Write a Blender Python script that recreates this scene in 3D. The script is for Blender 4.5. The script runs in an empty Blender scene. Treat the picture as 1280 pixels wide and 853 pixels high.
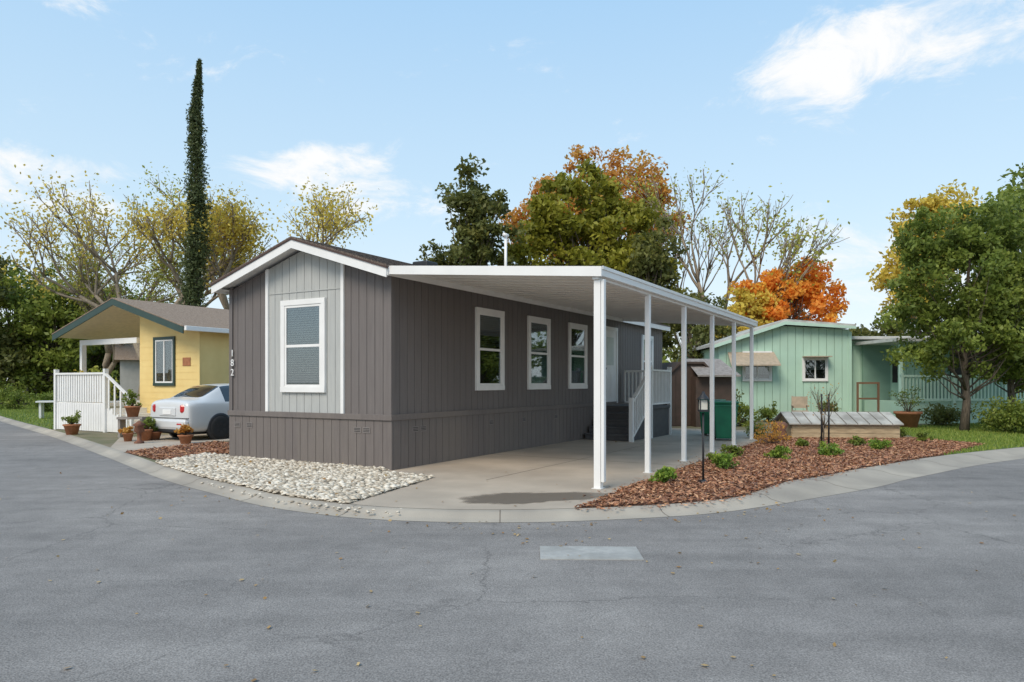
import bpy, math, random
import numpy as np
from mathutils import Vector, Matrix
random.seed(3); rng=np.random.default_rng(5)
SC=bpy.context.scene; COL=SC.collection
U=(0.5036,0.8639); V=(-0.8639,0.5036); C=(-2.06,12.16)
HANG=math.atan2(U[1],U[0])
def L(s,t,z=0): return Vector((C[0]+s*U[0]+t*V[0], C[1]+s*U[1]+t*V[1], z))
def site(b,y): return ((b-640)/892*y, y)     # survey bearing -> ground position
# ------------------------------------------------------------------ materials
def nd(nt,t,**k):
    n=nt.nodes.new(t)
    for a,b in k.items(): setattr(n,a,b)
    return n
def base_mat(name):
    m=bpy.data.materials.new(name); m.use_nodes=True
    nt=m.node_tree; nt.nodes.clear()
    o=nd(nt,'ShaderNodeOutputMaterial'); return m,nt,o
def mk(name,c1,c2=None,scale=6,rough=.7,bump=0.0,bscale=40,metal=0,stretch=(1,1,1),detail=5,lo=.35,hi=.65,c3=None,s3=1.0,f3=.4,spec=.5,coat=0):
    m,nt,o=base_mat(name); p=nd(nt,'ShaderNodeBsdfPrincipled')
    nt.links.new(p.outputs[0],o.inputs[0])
    p.inputs['Roughness'].default_value=rough; p.inputs['Metallic'].default_value=metal
    p.inputs['Specular IOR Level'].default_value=spec; p.inputs['Coat Weight'].default_value=coat
    tc=nd(nt,'ShaderNodeTexCoord'); mp=nd(nt,'ShaderNodeMapping'); mp.inputs['Scale'].default_value=stretch
    nt.links.new(tc.outputs['Object'],mp.inputs[0])
    if c2 is None: c2=tuple(x*.88 for x in c1)
    n=nd(nt,'ShaderNodeTexNoise'); n.inputs['Scale'].default_value=scale; n.inputs['Detail'].default_value=detail
    nt.links.new(mp.outputs[0],n.inputs['Vector'])
    r=nd(nt,'ShaderNodeValToRGB'); r.color_ramp.elements[0].position=lo; r.color_ramp.elements[1].position=hi
    r.color_ramp.elements[0].color=(*c1,1); r.color_ramp.elements[1].color=(*c2,1)
    nt.links.new(n.outputs['Fac'],r.inputs[0]); out=r.outputs[0]
    if c3 is not None:
        n3=nd(nt,'ShaderNodeTexNoise'); n3.inputs['Scale'].default_value=s3; n3.inputs['Detail'].default_value=5
        nt.links.new(mp.outputs[0],n3.inputs['Vector'])
        r3=nd(nt,'ShaderNodeValToRGB'); r3.color_ramp.elements[0].position=.42; r3.color_ramp.elements[1].position=.62
        r3.color_ramp.elements[0].color=(0,0,0,1); r3.color_ramp.elements[1].color=(f3,f3,f3,1)
        nt.links.new(n3.outputs['Fac'],r3.inputs[0])
        mx=nd(nt,'ShaderNodeMix',data_type='RGBA'); nt.links.new(r3.outputs[0],mx.inputs[0])
        nt.links.new(out,mx.inputs[6]); mx.inputs[7].default_value=(*c3,1); out=mx.outputs[2]
    nt.links.new(out,p.inputs['Base Color'])
    if bump:
        nb=nd(nt,'ShaderNodeTexNoise'); nb.inputs['Scale'].default_value=bscale; nb.inputs['Detail'].default_value=3
        nt.links.new(mp.outputs[0],nb.inputs['Vector'])
        b=nd(nt,'ShaderNodeBump'); b.inputs['Strength'].default_value=bump; b.inputs['Distance'].default_value=.02
        nt.links.new(nb.outputs['Fac'],b.inputs['Height']); nt.links.new(b.outputs[0],p.inputs['Normal'])
    return m
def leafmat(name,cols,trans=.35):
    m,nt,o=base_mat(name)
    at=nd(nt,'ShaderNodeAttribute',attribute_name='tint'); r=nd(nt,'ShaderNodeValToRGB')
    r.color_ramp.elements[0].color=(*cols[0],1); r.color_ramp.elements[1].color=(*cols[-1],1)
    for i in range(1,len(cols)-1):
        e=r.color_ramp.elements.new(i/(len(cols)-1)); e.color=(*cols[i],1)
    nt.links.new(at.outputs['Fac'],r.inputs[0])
    d=nd(nt,'ShaderNodeBsdfPrincipled'); d.inputs['Roughness'].default_value=.5; d.inputs['Specular IOR Level'].default_value=.3
    nt.links.new(r.outputs[0],d.inputs['Base Color'])
    if trans>0:
        t=nd(nt,'ShaderNodeBsdfTranslucent'); mx=nd(nt,'ShaderNodeMixShader'); mx.inputs[0].default_value=trans
        nt.links.new(r.outputs[0],t.inputs[0])
        nt.links.new(d.outputs[0],mx.inputs[1]); nt.links.new(t.outputs[0],mx.inputs[2]); nt.links.new(mx.outputs[0],o.inputs[0])
    else: nt.links.new(d.outputs[0],o.inputs[0])
    return m
def glassmat(name,k0=.08,k1=.8,tint=(.75,.8,.8)):
    m,nt,o=base_mat(name)
    t=nd(nt,'ShaderNodeBsdfTransparent'); t.inputs[0].default_value=(*tint,1)
    g=nd(nt,'ShaderNodeBsdfGlossy'); g.inputs['Roughness'].default_value=.02; g.inputs[0].default_value=(.9,.93,.95,1)
    f=nd(nt,'ShaderNodeLayerWeight'); f.inputs[0].default_value=.35
    a=nd(nt,'ShaderNodeMath',operation='MULTIPLY_ADD'); a.inputs[1].default_value=k1; a.inputs[2].default_value=k0
    mx=nd(nt,'ShaderNodeMixShader'); nt.links.new(f.outputs['Fresnel'],a.inputs[0]); nt.links.new(a.outputs[0],mx.inputs[0])
    nt.links.new(t.outputs[0],mx.inputs[1]); nt.links.new(g.outputs[0],mx.inputs[2]); nt.links.new(mx.outputs[0],o.inputs[0])
    return m
def asphalt():
    m,nt,o=base_mat('asphalt'); p=nd(nt,'ShaderNodeBsdfPrincipled'); p.inputs['Roughness'].default_value=.85
    p.inputs['Specular IOR Level'].default_value=.2
    nt.links.new(p.outputs[0],o.inputs[0]); tc=nd(nt,'ShaderNodeTexCoord'); O=tc.outputs['Object']
    def noise(s,d=5,rg=.5,src=O):
        n=nd(nt,'ShaderNodeTexNoise'); n.inputs['Scale'].default_value=s; n.inputs['Detail'].default_value=d; n.inputs['Roughness'].default_value=rg
        nt.links.new(src,n.inputs['Vector']); return n
    def ramp(inp,stops):
        r=nd(nt,'ShaderNodeValToRGB'); e=r.color_ramp.elements
        while len(e)<len(stops): e.new(.5)
        for i,(ps,c) in enumerate(stops): e[i].position=ps; e[i].color=(c[0],c[1],c[2],1) if isinstance(c,tuple) else (c,c,c,1)
        nt.links.new(inp,r.inputs[0]); return r.outputs[0]
    def mul(a,b,f=1.0):
        x=nd(nt,'ShaderNodeMix',data_type='RGBA',blend_type='MULTIPLY'); x.inputs[0].default_value=f
        nt.links.new(a,x.inputs[6]); nt.links.new(b,x.inputs[7]); return x.outputs[2]
    big=ramp(noise(.3,7,.62).outputs['Fac'],[(.3,(.205,.188,.174)),(.5,(.25,.228,.21)),(.7,(.315,.287,.262))])
    mid=ramp(noise(3.0,6,.7).outputs['Fac'],[(.3,.86),(.7,1.1)])
    # worn streaks along the driving direction
    mps=nd(nt,'ShaderNodeMapping'); mps.inputs['Scale'].default_value=(.25,2.2,1); mps.inputs['Rotation'].default_value=(0,0,.12); nt.links.new(O,mps.inputs[0])
    stk=ramp(noise(.9,5,.6,mps.outputs[0]).outputs['Fac'],[(.35,.9),(.65,1.08)])
    fine=ramp(noise(85,2,.7).outputs['Fac'],[(.3,.55),(.5,1.0),(.72,1.45)])
    col=mul(mul(mul(big,mid),fine),stk)
    dn=noise(2.2,5,.7); mv=nd(nt,'ShaderNodeMix',data_type='RGBA',blend_type='LINEAR_LIGHT'); mv.inputs[0].default_value=.22
    nt.links.new(O,mv.inputs[6]); nt.links.new(dn.outputs['Color'],mv.inputs[7])
    for sc,w,msc,th,fl in ((.33,.0012,.3,.50,.60),(1.2,.003,.45,.60,.74)):
        v=nd(nt,'ShaderNodeTexVoronoi',feature='DISTANCE_TO_EDGE'); v.inputs['Scale'].default_value=sc; nt.links.new(mv.outputs[2],v.inputs['Vector'])
        ck=ramp(v.outputs['Distance'],[(0,0.0),(w,.0),(w*3.4,1.0)])
        mk_=ramp(noise(msc,3).outputs['Fac'],[(th-.07,1.0),(th+.07,0.0)])
        mx=nd(nt,'ShaderNodeMath',operation='MAXIMUM'); nt.links.new(ck,mx.inputs[0]); nt.links.new(mk_,mx.inputs[1])
        rr=ramp(mx.outputs[0],[(0,fl),(1,1.0)]); col=mul(col,rr)
    nt.links.new(col,p.inputs['Base Color'])
    b=nd(nt,'ShaderNodeBump'); b.inputs['Strength'].default_value=.5; b.inputs['Distance'].default_value=.01
    nt.links.new(noise(90,2).outputs['Fac'],b.inputs['Height']); nt.links.new(b.outputs[0],p.inputs['Normal'])
    return m
def concrete(name,a,b,stain):
    return mk(name,a,b,1.3,.85,.25,60,detail=8,lo=.3,hi=.7,c3=stain,s3=.55,f3=.5)
M={}
M['asphalt']=asphalt()
M['conc']=concrete('driveway_concrete',(.52,.43,.335),(.41,.34,.265),(.31,.255,.20))
M['kerb']=concrete('kerb_concrete',(.46,.40,.32),(.35,.305,.25),(.22,.19,.16))
M['plate']=mk('utility_plate',(.44,.425,.39),(.37,.355,.33),14,.7,.3,120,c3=(.25,.24,.22),s3=3,f3=.5)
M['dirt']=mk('dirt_ground',(.22,.175,.11),(.13,.13,.06),1.2,.95,.5,20,detail=8)
M['mulchg']=mk('mulch_ground',(.15,.06,.03),(.06,.027,.016),22,.95,1,40,detail=8)
M['pebg']=mk('pebble_ground',(.36,.30,.22),(.2,.165,.12),25,.95,1,40)
M['grassg']=mk('lawn_ground',(.14,.19,.035),(.07,.11,.02),5,.95,.6,40,detail=8)
M['siding']=mk('gray_siding_paint',(.172,.148,.138),(.150,.129,.120),3,.62,.35,30,stretch=(6,6,.6),c3=(.135,.115,.106),s3=.12,f3=.6)
M['skirt']=mk('skirting_paint',(.168,.142,.130),(.145,.122,.112),3,.65,.35,30,stretch=(6,6,.6),c3=(.20,.17,.145),s3=.15,f3=.5)
M['siding_l']=mk('light_siding_paint',(.45,.45,.425),(.41,.41,.39),3,.6,.3,30,stretch=(6,6,.6))
M['white']=mk('white_trim_paint',(.83,.81,.78),(.77,.75,.72),3,.45)
M['metal_w']=mk('white_enamel_metal',(.83,.81,.78),(.78,.76,.73),2,.35)
M['pan']=mk('awning_pan_metal',(.84,.80,.74),(.79,.75,.70),2,.4)
M['dark']=mk('window_interior',(.045,.04,.036),(.02,.02,.02),3,.8)
M['blind']=mk('window_blind',(.46,.44,.40),(.40,.385,.35),3,.6)
M['glass']=glassmat('window_glass')
M['frost']=mk('light_panel',(.55,.58,.56),(.48,.52,.5),4,.3)
M['brown']=mk('dark_brown_edge',(.075,.04,.03),None,4,.7)
M['stepg']=mk('step_gray_paint',(.10,.095,.095),(.08,.075,.075),6,.7)
M['shingle']=mk('roof_shingles',(.085,.06,.05),(.21,.16,.125),26,.95,.8,50,detail=3,lo=.4,hi=.6,stretch=(1,2.2,1))
M['shingle2']=mk('tan_roof_shingles',(.21,.145,.10),(.33,.245,.18),18,.95,.6,50,detail=3,lo=.4,hi=.6,stretch=(1,2,1))
M['yellow']=mk('yellow_paint',(.82,.61,.25),(.77,.56,.22),2,.65,.15,30)
M['dgreen']=mk('dark_green_trim',(.03,.06,.048),None,4,.5)
M['mint']=mk('mint_paint',(.47,.66,.52),(.43,.61,.48),1.2,.65,.2,30,c3=(.37,.50,.40),s3=.8,f3=.35)
M['mint2']=mk('mint_rail_paint',(.52,.70,.57),None,2,.6)
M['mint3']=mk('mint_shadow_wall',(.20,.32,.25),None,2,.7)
M['roofw']=mk('pale_metal_roof',(.56,.55,.51),(.42,.41,.38),3,.5,detail=8)
M['tan']=mk('tan_canvas',(.46,.36,.26),(.36,.29,.21),8,.8)
M['tancover']=mk('porch_ceiling',(.66,.54,.33),None,8,.8)
M['shedb']=mk('brown_shed_paint',(.085,.052,.038),(.06,.04,.028),4,.7)
M['shedr']=mk('gray_shed_roof',(.32,.28,.25),(.22,.19,.17),9,.8)
M['wood']=mk('weathered_wood',(.54,.41,.25),(.38,.28,.17),4,.85,.4,30,stretch=(1,6,6))
M['black']=mk('black_metal',(.02,.02,.022),None,4,.5)
M['joint']=mk('joint_dirt',(.17,.14,.11),None,4,.9)
M['bin']=mk('green_bin_plastic',(.01,.19,.09),(.008,.15,.075),4,.45)
M['terra']=mk('terracotta',(.42,.17,.08),(.32,.13,.06),9,.85)
M['red']=mk('tail_light_red',(.55,.012,.012),None,4,.15,coat=1)
M['silver']=mk('silver_car_paint',(.66,.655,.645),(.63,.625,.615),2,.38,metal=.1,coat=.4)
M['carglass']=mk('car_glass',(.02,.024,.028),None,2,.06,coat=1)
M['tyre']=mk('tyre_rubber',(.022,.022,.022),None,9,.85)
M['alloy']=mk('alloy_wheel',(.5,.5,.52),None,9,.35,metal=.5)
M['bark']=mk('bark',(.17,.13,.09),(.09,.068,.05),9,.95,.8,25,stretch=(3,3,.7))
M['barkl']=mk('pale_bark',(.36,.29,.21),(.21,.165,.12),9,.95,.6,25,stretch=(3,3,.7))
M['lamp']=mk('lantern_glass',(.6,.58,.5),None,4,.3)
M['rust']=mk('rusty_sculpture',(.25,.11,.06),(.15,.07,.05),12,.9)
LG=leafmat('leaf_olive',[(.12,.13,.018),(.30,.29,.035),(.50,.44,.06)],.4)
LD=leafmat('leaf_dark_green',[(.07,.08,.025),(.15,.16,.04),(.27,.25,.065)])
LO=leafmat('leaf_autumn_orange',[(.62,.19,.04),(.92,.38,.06),(.95,.62,.10)],.5)
LR=leafmat('leaf_rust',[(.38,.19,.05),(.66,.32,.07),(.60,.42,.09)],.45)
LY=leafmat('leaf_yellow',[(.45,.34,.06),(.68,.52,.09),(.82,.64,.12)],.4)
LS=leafmat('leaf_sparse_lime',[(.28,.30,.05),(.44,.44,.08),(.56,.5,.1)],.4)
LC=leafmat('leaf_cypress',[(.04,.055,.024),(.085,.11,.04),(.16,.18,.065)],.25)
LM=leafmat('leaf_mid_green',[(.08,.115,.025),(.19,.24,.04),(.36,.40,.08)],.4)
LB=leafmat('leaf_bright_shrub',[(.09,.17,.03),(.20,.31,.045),(.46,.52,.09)])
MULCH=leafmat('mulch_chips',[(.15,.062,.035),(.40,.18,.095),(.62,.36,.20)],0)
PEB=leafmat('river_pebbles',[(.30,.25,.19),(.58,.50,.39),(.80,.73,.62)],0)
LIT=leafmat('leaf_litter',[(.28,.15,.06),(.42,.26,.1),(.55,.4,.2)],.2)
GR=leafmat('grass_blades',[(.12,.18,.03),(.22,.30,.045),(.38,.40,.09)],.3)
# ------------------------------------------------------------------ geometry helpers
def obj(name,verts,faces,mats,parent=None,smooth=False,loc=None,rz=0):
    me=bpy.data.meshes.new(name); me.from_pydata(verts,[],faces); me.update()
    for m in (mats if isinstance(mats,(list,tuple)) else [mats]): me.materials.append(m)
    o=bpy.data.objects.new(name,me); COL.objects.link(o)
    if parent: o.parent=parent
    if loc is not None: o.location=loc
    o.rotation_euler[2]=rz
    if smooth:
        for p in me.polygons: p.use_smooth=True
    return o
def empty(name,loc=(0,0,0),rz=0,parent=None):
    e=bpy.data.objects.new(name,None); COL.objects.link(e); e.location=loc; e.rotation_euler[2]=rz; e.empty_display_size=.2
    if parent: e.parent=parent
    return e
BF=[(0,3,2,1),(4,5,6,7),(0,1,5,4),(1,2,6,5),(2,3,7,6),(3,0,4,7)]
def boxes(name,lst,mat,parent=None,bev=0,loc=None,rz=0):
    vs=[];fs=[]
    for (x0,x1,y0,y1,z0,z1) in lst:
        b=len(vs); vs+=[(x0,y0,z0),(x1,y0,z0),(x1,y1,z0),(x0,y1,z0),(x0,y0,z1),(x1,y0,z1),(x1,y1,z1),(x0,y1,z1)]
        fs+=[tuple(b+i for i in f) for f in BF]
    o=obj(name,vs,fs,mat,parent,loc=loc,rz=rz)
    if bev:
        m=o.modifiers.new('b','BEVEL'); m.width=bev; m.segments=2; m.limit_method='ANGLE'
    return o
def prisms(name,lst,mat,parent=None,axis='x'):
    vs=[];fs=[]
    for poly,a0,a1 in lst:
        b=len(vs); n=len(poly)
        for a in (a0,a1):
            for p,q in poly: vs.append((a,p,q) if axis=='x' else (p,a,q))
        fs.append(tuple(b+i for i in range(n))[::-1]); fs.append(tuple(b+n+i for i in range(n)))
        for i in range(n): fs.append((b+i,b+(i+1)%n,b+n+(i+1)%n,b+n+i))
    o=obj(name,vs,fs,mat,parent)
    import bmesh
    bm=bmesh.new(); bm.from_mesh(o.data); bmesh.ops.recalc_face_normals(bm,faces=bm.faces); bm.to_mesh(o.data); bm.free()
    return o
class Tube:
    def __init__(s): s.v=[]; s.f=[]
    def add(s,pts,rad,n=6):
        b=len(s.v); pts=[Vector(p) for p in pts]
        for i,p in enumerate(pts):
            d=(pts[min(i+1,len(pts)-1)]-pts[max(i-1,0)]).normalized()
            a=d.orthogonal().normalized() if abs(d.z)>.99 else d.cross(Vector((0,0,1))).normalized()
            c=d.cross(a)
            for k in range(n):
                t=2*math.pi*k/n; s.v.append(tuple(p+(a*math.cos(t)+c*math.sin(t))*rad[i]))
        for i in range(len(pts)-1):
            for k in range(n):
                s.f.append((b+i*n+k,b+i*n+(k+1)%n,b+(i+1)*n+(k+1)%n,b+(i+1)*n+k))
        s.f.append(tuple(b+(len(pts)-1)*n+k for k in range(n))); s.f.append(tuple(b+k for k in range(n))[::-1])
    def make(s,name,mat,parent=None,smooth=True,loc=None): return obj(name,s.v,s.f,mat,parent,smooth,loc)
def lathe(name,prof,mat,parent=None,n=20,loc=None,axis='z'):
    vs=[];fs=[]
    for r,z in prof:
        for k in range(n):
            t=2*math.pi*k/n
            vs.append((r*math.cos(t),r*math.sin(t),z) if axis=='z' else (r*math.cos(t),z,r*math.sin(t)))
    m=len(prof)
    for i in range(m-1):
        for k in range(n): fs.append((i*n+k,i*n+(k+1)%n,(i+1)*n+(k+1)%n,(i+1)*n+k))
    fs.append(tuple(range(n))[::-1]); fs.append(tuple((m-1)*n+k for k in range(n)))
    return obj(name,vs,fs,mat,parent,True,loc)
def rand_unit(n):
    a=rng.normal(size=(n,3)); return a/np.linalg.norm(a,axis=1,keepdims=True)
def setattr_tint(me,vals):
    at=me.attributes.new('tint','FLOAT','POINT'); at.data.foreach_set('value',np.clip(vals,0,1).astype(np.float32))
def leaves(name,cen,size,tint,mat,parent=None,aspect=.55,flat=0.0):
    n=len(cen); a=rand_unit(n); b=rand_unit(n)
    if flat: a[:,2]*=1-flat; b[:,2]*=1-flat; a/=np.linalg.norm(a,axis=1,keepdims=True)
    b=b-a*np.sum(a*b,axis=1,keepdims=True); b/=np.linalg.norm(b,axis=1,keepdims=True)
    s=(size*rng.uniform(.6,1.3,n))[:,None]
    v=np.empty((n,4,3)); v[:,0]=cen-a*s*.5; v[:,1]=cen+b*s*.5*aspect+a*s*.05; v[:,2]=cen+a*s*.5; v[:,3]=cen-b*s*.5*aspect+a*s*.05
    f=np.arange(n*4).reshape(n,4)
    o=obj(name,v.reshape(-1,3).tolist(),f.tolist(),mat,parent)
    setattr_tint(o.data,np.repeat(tint,4)); return o
def clump_leaves(cens,r,per,zs=.75):
    k=len(cens); c=np.repeat(cens,per,axis=0); d=rand_unit(len(c))*(rng.uniform(.0,1,len(c))**.55)[:,None]*np.repeat(r,per)[:,None]
    d[:,2]*=zs; ct=np.repeat(rng.uniform(0,1,k),per)
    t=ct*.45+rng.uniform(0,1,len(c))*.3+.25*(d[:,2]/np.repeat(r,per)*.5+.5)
    return c+d,t
def tree(name,xy,blobs,ncl,per,lsize,cr,mat,trunk_r=.25,first=.3,bark='bark',z0=0,inner=.45):
    e=empty(name,(xy[0],xy[1],z0)); B=np.array(blobs,float)
    vol=B[:,3]*B[:,4]*B[:,5]; pick=rng.choice(len(B),ncl,p=vol**.8/np.sum(vol**.8))
    d=rand_unit(ncl)*(rng.uniform(inner**3,1,ncl)**(1/3))[:,None]
    cens=B[pick,:3]+d*B[pick,3:6]
    r=cr*rng.uniform(.55,1.25,ncl)
    pts,t=clump_leaves(cens,r,per)
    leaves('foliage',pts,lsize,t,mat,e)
    top=B[:,2].max(); cx,cy=np.average(B[:,0],weights=vol),np.average(B[:,1],weights=vol)
    T=Tube(); ks=[0,.15,.4,.7,1]; tp=[(cx*k*k+.08*math.sin(9*k),cy*k*k,top*k) for k in ks]
    T.add(tp,[trunk_r*1.35,trunk_r,trunk_r*.8,trunk_r*.5,trunk_r*.18],9)
    for i in rng.choice(ncl,min(ncl,60),replace=False):
        c=cens[i]; h=max(top*first,min(c[2]-.5,top*.85)*random.uniform(.45,.9)); k=h/top
        s=Vector((cx*k*k+.08*math.sin(9*k),cy*k*k,h)); e2=Vector(c); mid=(s+e2)/2+Vector((random.uniform(-.2,.2),random.uniform(-.2,.2),-.12*(e2-s).length))
        rr=trunk_r*.33*(1-k*.5); T.add([s,mid,e2],[rr,rr*.6,rr*.15],5)
    T.make('trunk',M[bark],e); return e
def bare_tree(name,xy,height,spread,r0,mat,nleaf,lsize,bark='barkl',depth=5,seed=1,lean=(0,0),fork=.25,lc=.35):
    R=random.Random(seed); e=empty(name,(xy[0],xy[1],0)); T=Tube(); tips=[]
    def grow(p,d,ln,r,k):
        pts=[p]; rs=[r]; q=p; n=4
        for i in range(n):
            d=(d+Vector((R.uniform(-1,1),R.uniform(-1,1),R.uniform(-.6,.9)))*.16).normalized()
            q=q+d*ln/n; pts.append(q); rs.append(r*(1-.4*(i+1)/n))
        T.add(pts,rs,7 if k>3 else 4)
        if k<=2: tips.extend(pts[1:])
        if k==0: return
        m=R.choice([2,3,3]) if k>1 else 3
        for j in range(m):
            a=Vector((R.uniform(-1,1),R.uniform(-1,1),R.uniform(-.15,.6))); a.x*=spread; a.y*=spread
            nd_=(d*1.0+a*.75).normalized(); st=pts[-1] if j<2 else pts[R.choice([2,3])]
            grow(st,nd_,ln*R.uniform(.62,.86),r*.62,k-1)
    grow(Vector((0,0,0)),Vector((lean[0],lean[1],1)).normalized(),height*fork,r0,depth)
    T.make('trunk',M[bark],e)
    if nleaf:
        tp=np.array([tuple(t) for t in tips]); c=tp[rng.integers(0,len(tp),nleaf)]+rng.normal(size=(nleaf,3))*lc
        leaves('foliage',c,lsize,rng.uniform(0,1,nleaf),mat,e)
    return e
def in_poly(P,poly):
    x,y=P[:,0],P[:,1]; r=np.zeros(len(P),bool); n=len(poly); j=n-1
    for i in range(n):
        xi,yi=poly[i];xj,yj=poly[j]
        c=((yi>y)!=(yj>y))&(x<(xj-xi)*(y-yi)/((yj-yi) or 1e-9)+xi); r^=c; j=i
    return r
def scatter(poly,n):
    p=np.array(poly); lo,hi=p.min(0),p.max(0); out=[]; tot=0
    while tot<n:
        q=rng.uniform(lo,hi,(n*2,2)); q=q[in_poly(q,poly)]; out.append(q); tot+=len(q)
    return np.concatenate(out)[:n]
def sheet(name,poly,z,mat,parent=None):
    return obj(name,[(x,y,z) for x,y in poly],[tuple(range(len(poly)))],mat,parent)
# ------------------------------------------------------------------ kerb path
RZ=-.08
kp=[(-75,92),(-48,60),(-33,43),(-20.6,28.8),(-13.6,21.0),(-8.5,15.0),(-5.8,11.75),(-4.15,10.05),(-3.15,9.1),(-2.05,8.42),(-1.08,8.12),(0,8.05),(1.08,8.2),(2.28,8.55),(3.15,9.05),(4.35,9.9),(5.6,10.85),(6.95,12.05),(10.6,14.8),(18.5,19.3),(30,24.5),(60,37),(110,56)]
def catmull(P,k=8):
    out=[]
    for i in range(len(P)-1):
        p0=Vector(P[max(i-1,0)]);p1=Vector(P[i]);p2=Vector(P[i+1]);p3=Vector(P[min(i+2,len(P)-1)])
        for j in range(k):
            t=j/k; out.append(.5*((2*p1)+(p2-p0)*t+(2*p0-5*p1+4*p2-p3)*t*t+(3*p1-p0-3*p2+p3)*t**3))
    out.append(Vector(P[-1])); return out
outer=catmull(kp)
def off(path,dist):
    o=[]
    for i,p in enumerate(path):
        d=(path[min(i+1,len(path)-1)]-path[max(i-1,0)]).normalized(); nrm=Vector((-d.y,d.x)); w=dist(p) if callable(dist) else dist
        o.append(p+nrm*w)
    return o
W=lambda p: .36+(.5*min(1,max(0,(p.x-3.2)/1.5)))
prof=[(0,RZ+.003),(.25,RZ+.012),(.45,RZ+.03),(.62,-.012),(.8,0.0),(1,0.002)]
rows=[off(outer,(lambda p,f=f:W(p)*f)) for f,_ in prof]
inner=rows[-1]
vs=[];fs=[];n=len(outer)
for r,(f,z) in zip(rows,prof): vs+=[(p.x,p.y,z) for p in r]
for k in range(len(prof)-1):
    for i in range(n-1): fs.append((k*n+i,k*n+i+1,(k+1)*n+i+1,(k+1)*n+i))
obj('kerb',vs,fs,M['kerb'],smooth=True)
jv=[];jf=[]
acc=0
for i in range(20,n-30):
    acc+=(outer[i]-outer[i-1]).length
    if acc>1.9:
        acc=0; d=(outer[i+1]-outer[i]).normalized()*.006
        b=len(jv)
        for r,(f,z) in zip(rows,prof): jv+=[(r[i].x-d.x,r[i].y-d.y,z+.002),(r[i].x+d.x,r[i].y+d.y,z+.002)]
        for k in range(len(prof)-1): jf.append((b+2*k,b+2*k+1,b+2*k+3,b+2*k+2))
obj('kerb_joints',jv,jf,M['joint'])
inn=[(p.x,p.y) for p in inner]
def kidx(x,y): return min(range(len(inn)),key=lambda i:(inn[i][0]-x)**2+(inn[i][1]-y)**2)
def kseg(a,b):
    i,j=kidx(*a),kidx(*b); return inn[i:j+1] if i<=j else inn[j:i+1][::-1]
obj('ground',[(-1500,-1500,-.12),(1500,-1500,-.12),(1500,1500,-.12),(-1500,1500,-.12)],[(0,1,2,3)],M['dirt'])
road=[(p.x,p.y) for p in outer]+[(110,-40),(-90,-40)]
sheet('road',road,RZ,M['asphalt'])
sheet('lot_ground',inn+[(110,200),(-100,200)],0,M['dirt'])
drive=kseg((-1.95,8.9),(.72,8.6))+[tuple(L(-1.5,-4.3)[:2]),tuple(L(0,-4.2)[:2]),tuple(L(13.5,-4.2)[:2]),tuple(L(13.5,.1)[:2]),tuple(L(-.35,.05)[:2]),tuple(L(-.42,-1.2)[:2])]
sheet('driveway',drive,.005,M['conc'])
peb=kseg((-6.6,13.3),(-1.95,8.9))+[tuple(L(-.42,-1.2)[:2]),tuple(L(-.35,.05)[:2]),tuple(L(.1,.05)[:2]),tuple(L(.1,4.0)[:2]),tuple(L(.1,5.0)[:2])]
sheet('pebble_bed',peb,.004,M['pebg'])
mul=kseg((.72,8.6),(9.3,14.6))+[(11.4,17.2),(10.8,19.2),(7.6,20.2),(6.6,19.9),tuple(L(9.5,-4.2)[:2]),tuple(L(0,-4.2)[:2]),tuple(L(-1.5,-4.3)[:2])]
sheet('mulch_bed',mul,.006,M['mulchg'])
mul2=[site(155,15.3),site(200,13.6),site(290,14.9),site(292,17.6),site(270,18.0)]
sheet('mulch_bed',mul2,.006,M['mulchg'])
dl=kseg((-9.7,16.4),(-8.2,15.0))+[site(157,15.5),site(270,18.1),tuple(L(9,7.6)[:2]),tuple(L(9,10.4)[:2]),site(150,19.5)]
sheet('driveway',dl,.004,M['conc'])
strip=[site(195,13.3),site(292,13.9),site(292,14.85),site(200,13.65)]
sheet('path',strip,.008,M['conc'])
lawnR=kseg((9.3,14.6),(24,22.3))+[(26,30),(12.5,24),(10.9,19.2),(11.4,17.2)]
sheet('lawn',lawnR,.005,M['grassg'])
lawnL=kseg((-34,44.5),(-14.5,22.8))+[(-12.8,24),(-17,34),(-30,48)]
sheet('lawn',lawnL,.005,M['grassg'])
boxes('driveway_joints',[(3.2,3.212,-4.1,-.03,.006,.0075),(7.3,7.312,-4.1,-1.6,.006,.0075),(-.2,7.28,-2.05,-2.038,.006,.0074)],M['joint'],loc=L(0,0),rz=HANG)
def patchmat():
    m,nt,o=base_mat('dark_concrete'); p=nd(nt,'ShaderNodeBsdfPrincipled'); p.inputs['Base Color'].default_value=(.19,.155,.12,1); p.inputs['Roughness'].default_value=.5
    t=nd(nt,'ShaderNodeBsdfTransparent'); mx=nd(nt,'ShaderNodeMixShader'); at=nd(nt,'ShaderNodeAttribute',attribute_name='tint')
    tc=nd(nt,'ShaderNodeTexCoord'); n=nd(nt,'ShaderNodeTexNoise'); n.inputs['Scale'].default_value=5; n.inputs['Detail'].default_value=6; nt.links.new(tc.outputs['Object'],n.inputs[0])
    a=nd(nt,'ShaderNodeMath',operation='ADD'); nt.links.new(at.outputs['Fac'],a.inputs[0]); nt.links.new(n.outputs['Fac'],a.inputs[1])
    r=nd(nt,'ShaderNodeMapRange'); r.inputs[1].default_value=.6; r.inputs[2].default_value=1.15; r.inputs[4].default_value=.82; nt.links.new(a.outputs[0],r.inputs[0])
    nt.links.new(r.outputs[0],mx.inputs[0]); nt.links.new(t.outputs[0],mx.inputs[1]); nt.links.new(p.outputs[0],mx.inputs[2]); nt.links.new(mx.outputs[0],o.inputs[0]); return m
dv=[(.3,9.3,.009)];dt=[1.0];df=[]
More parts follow.
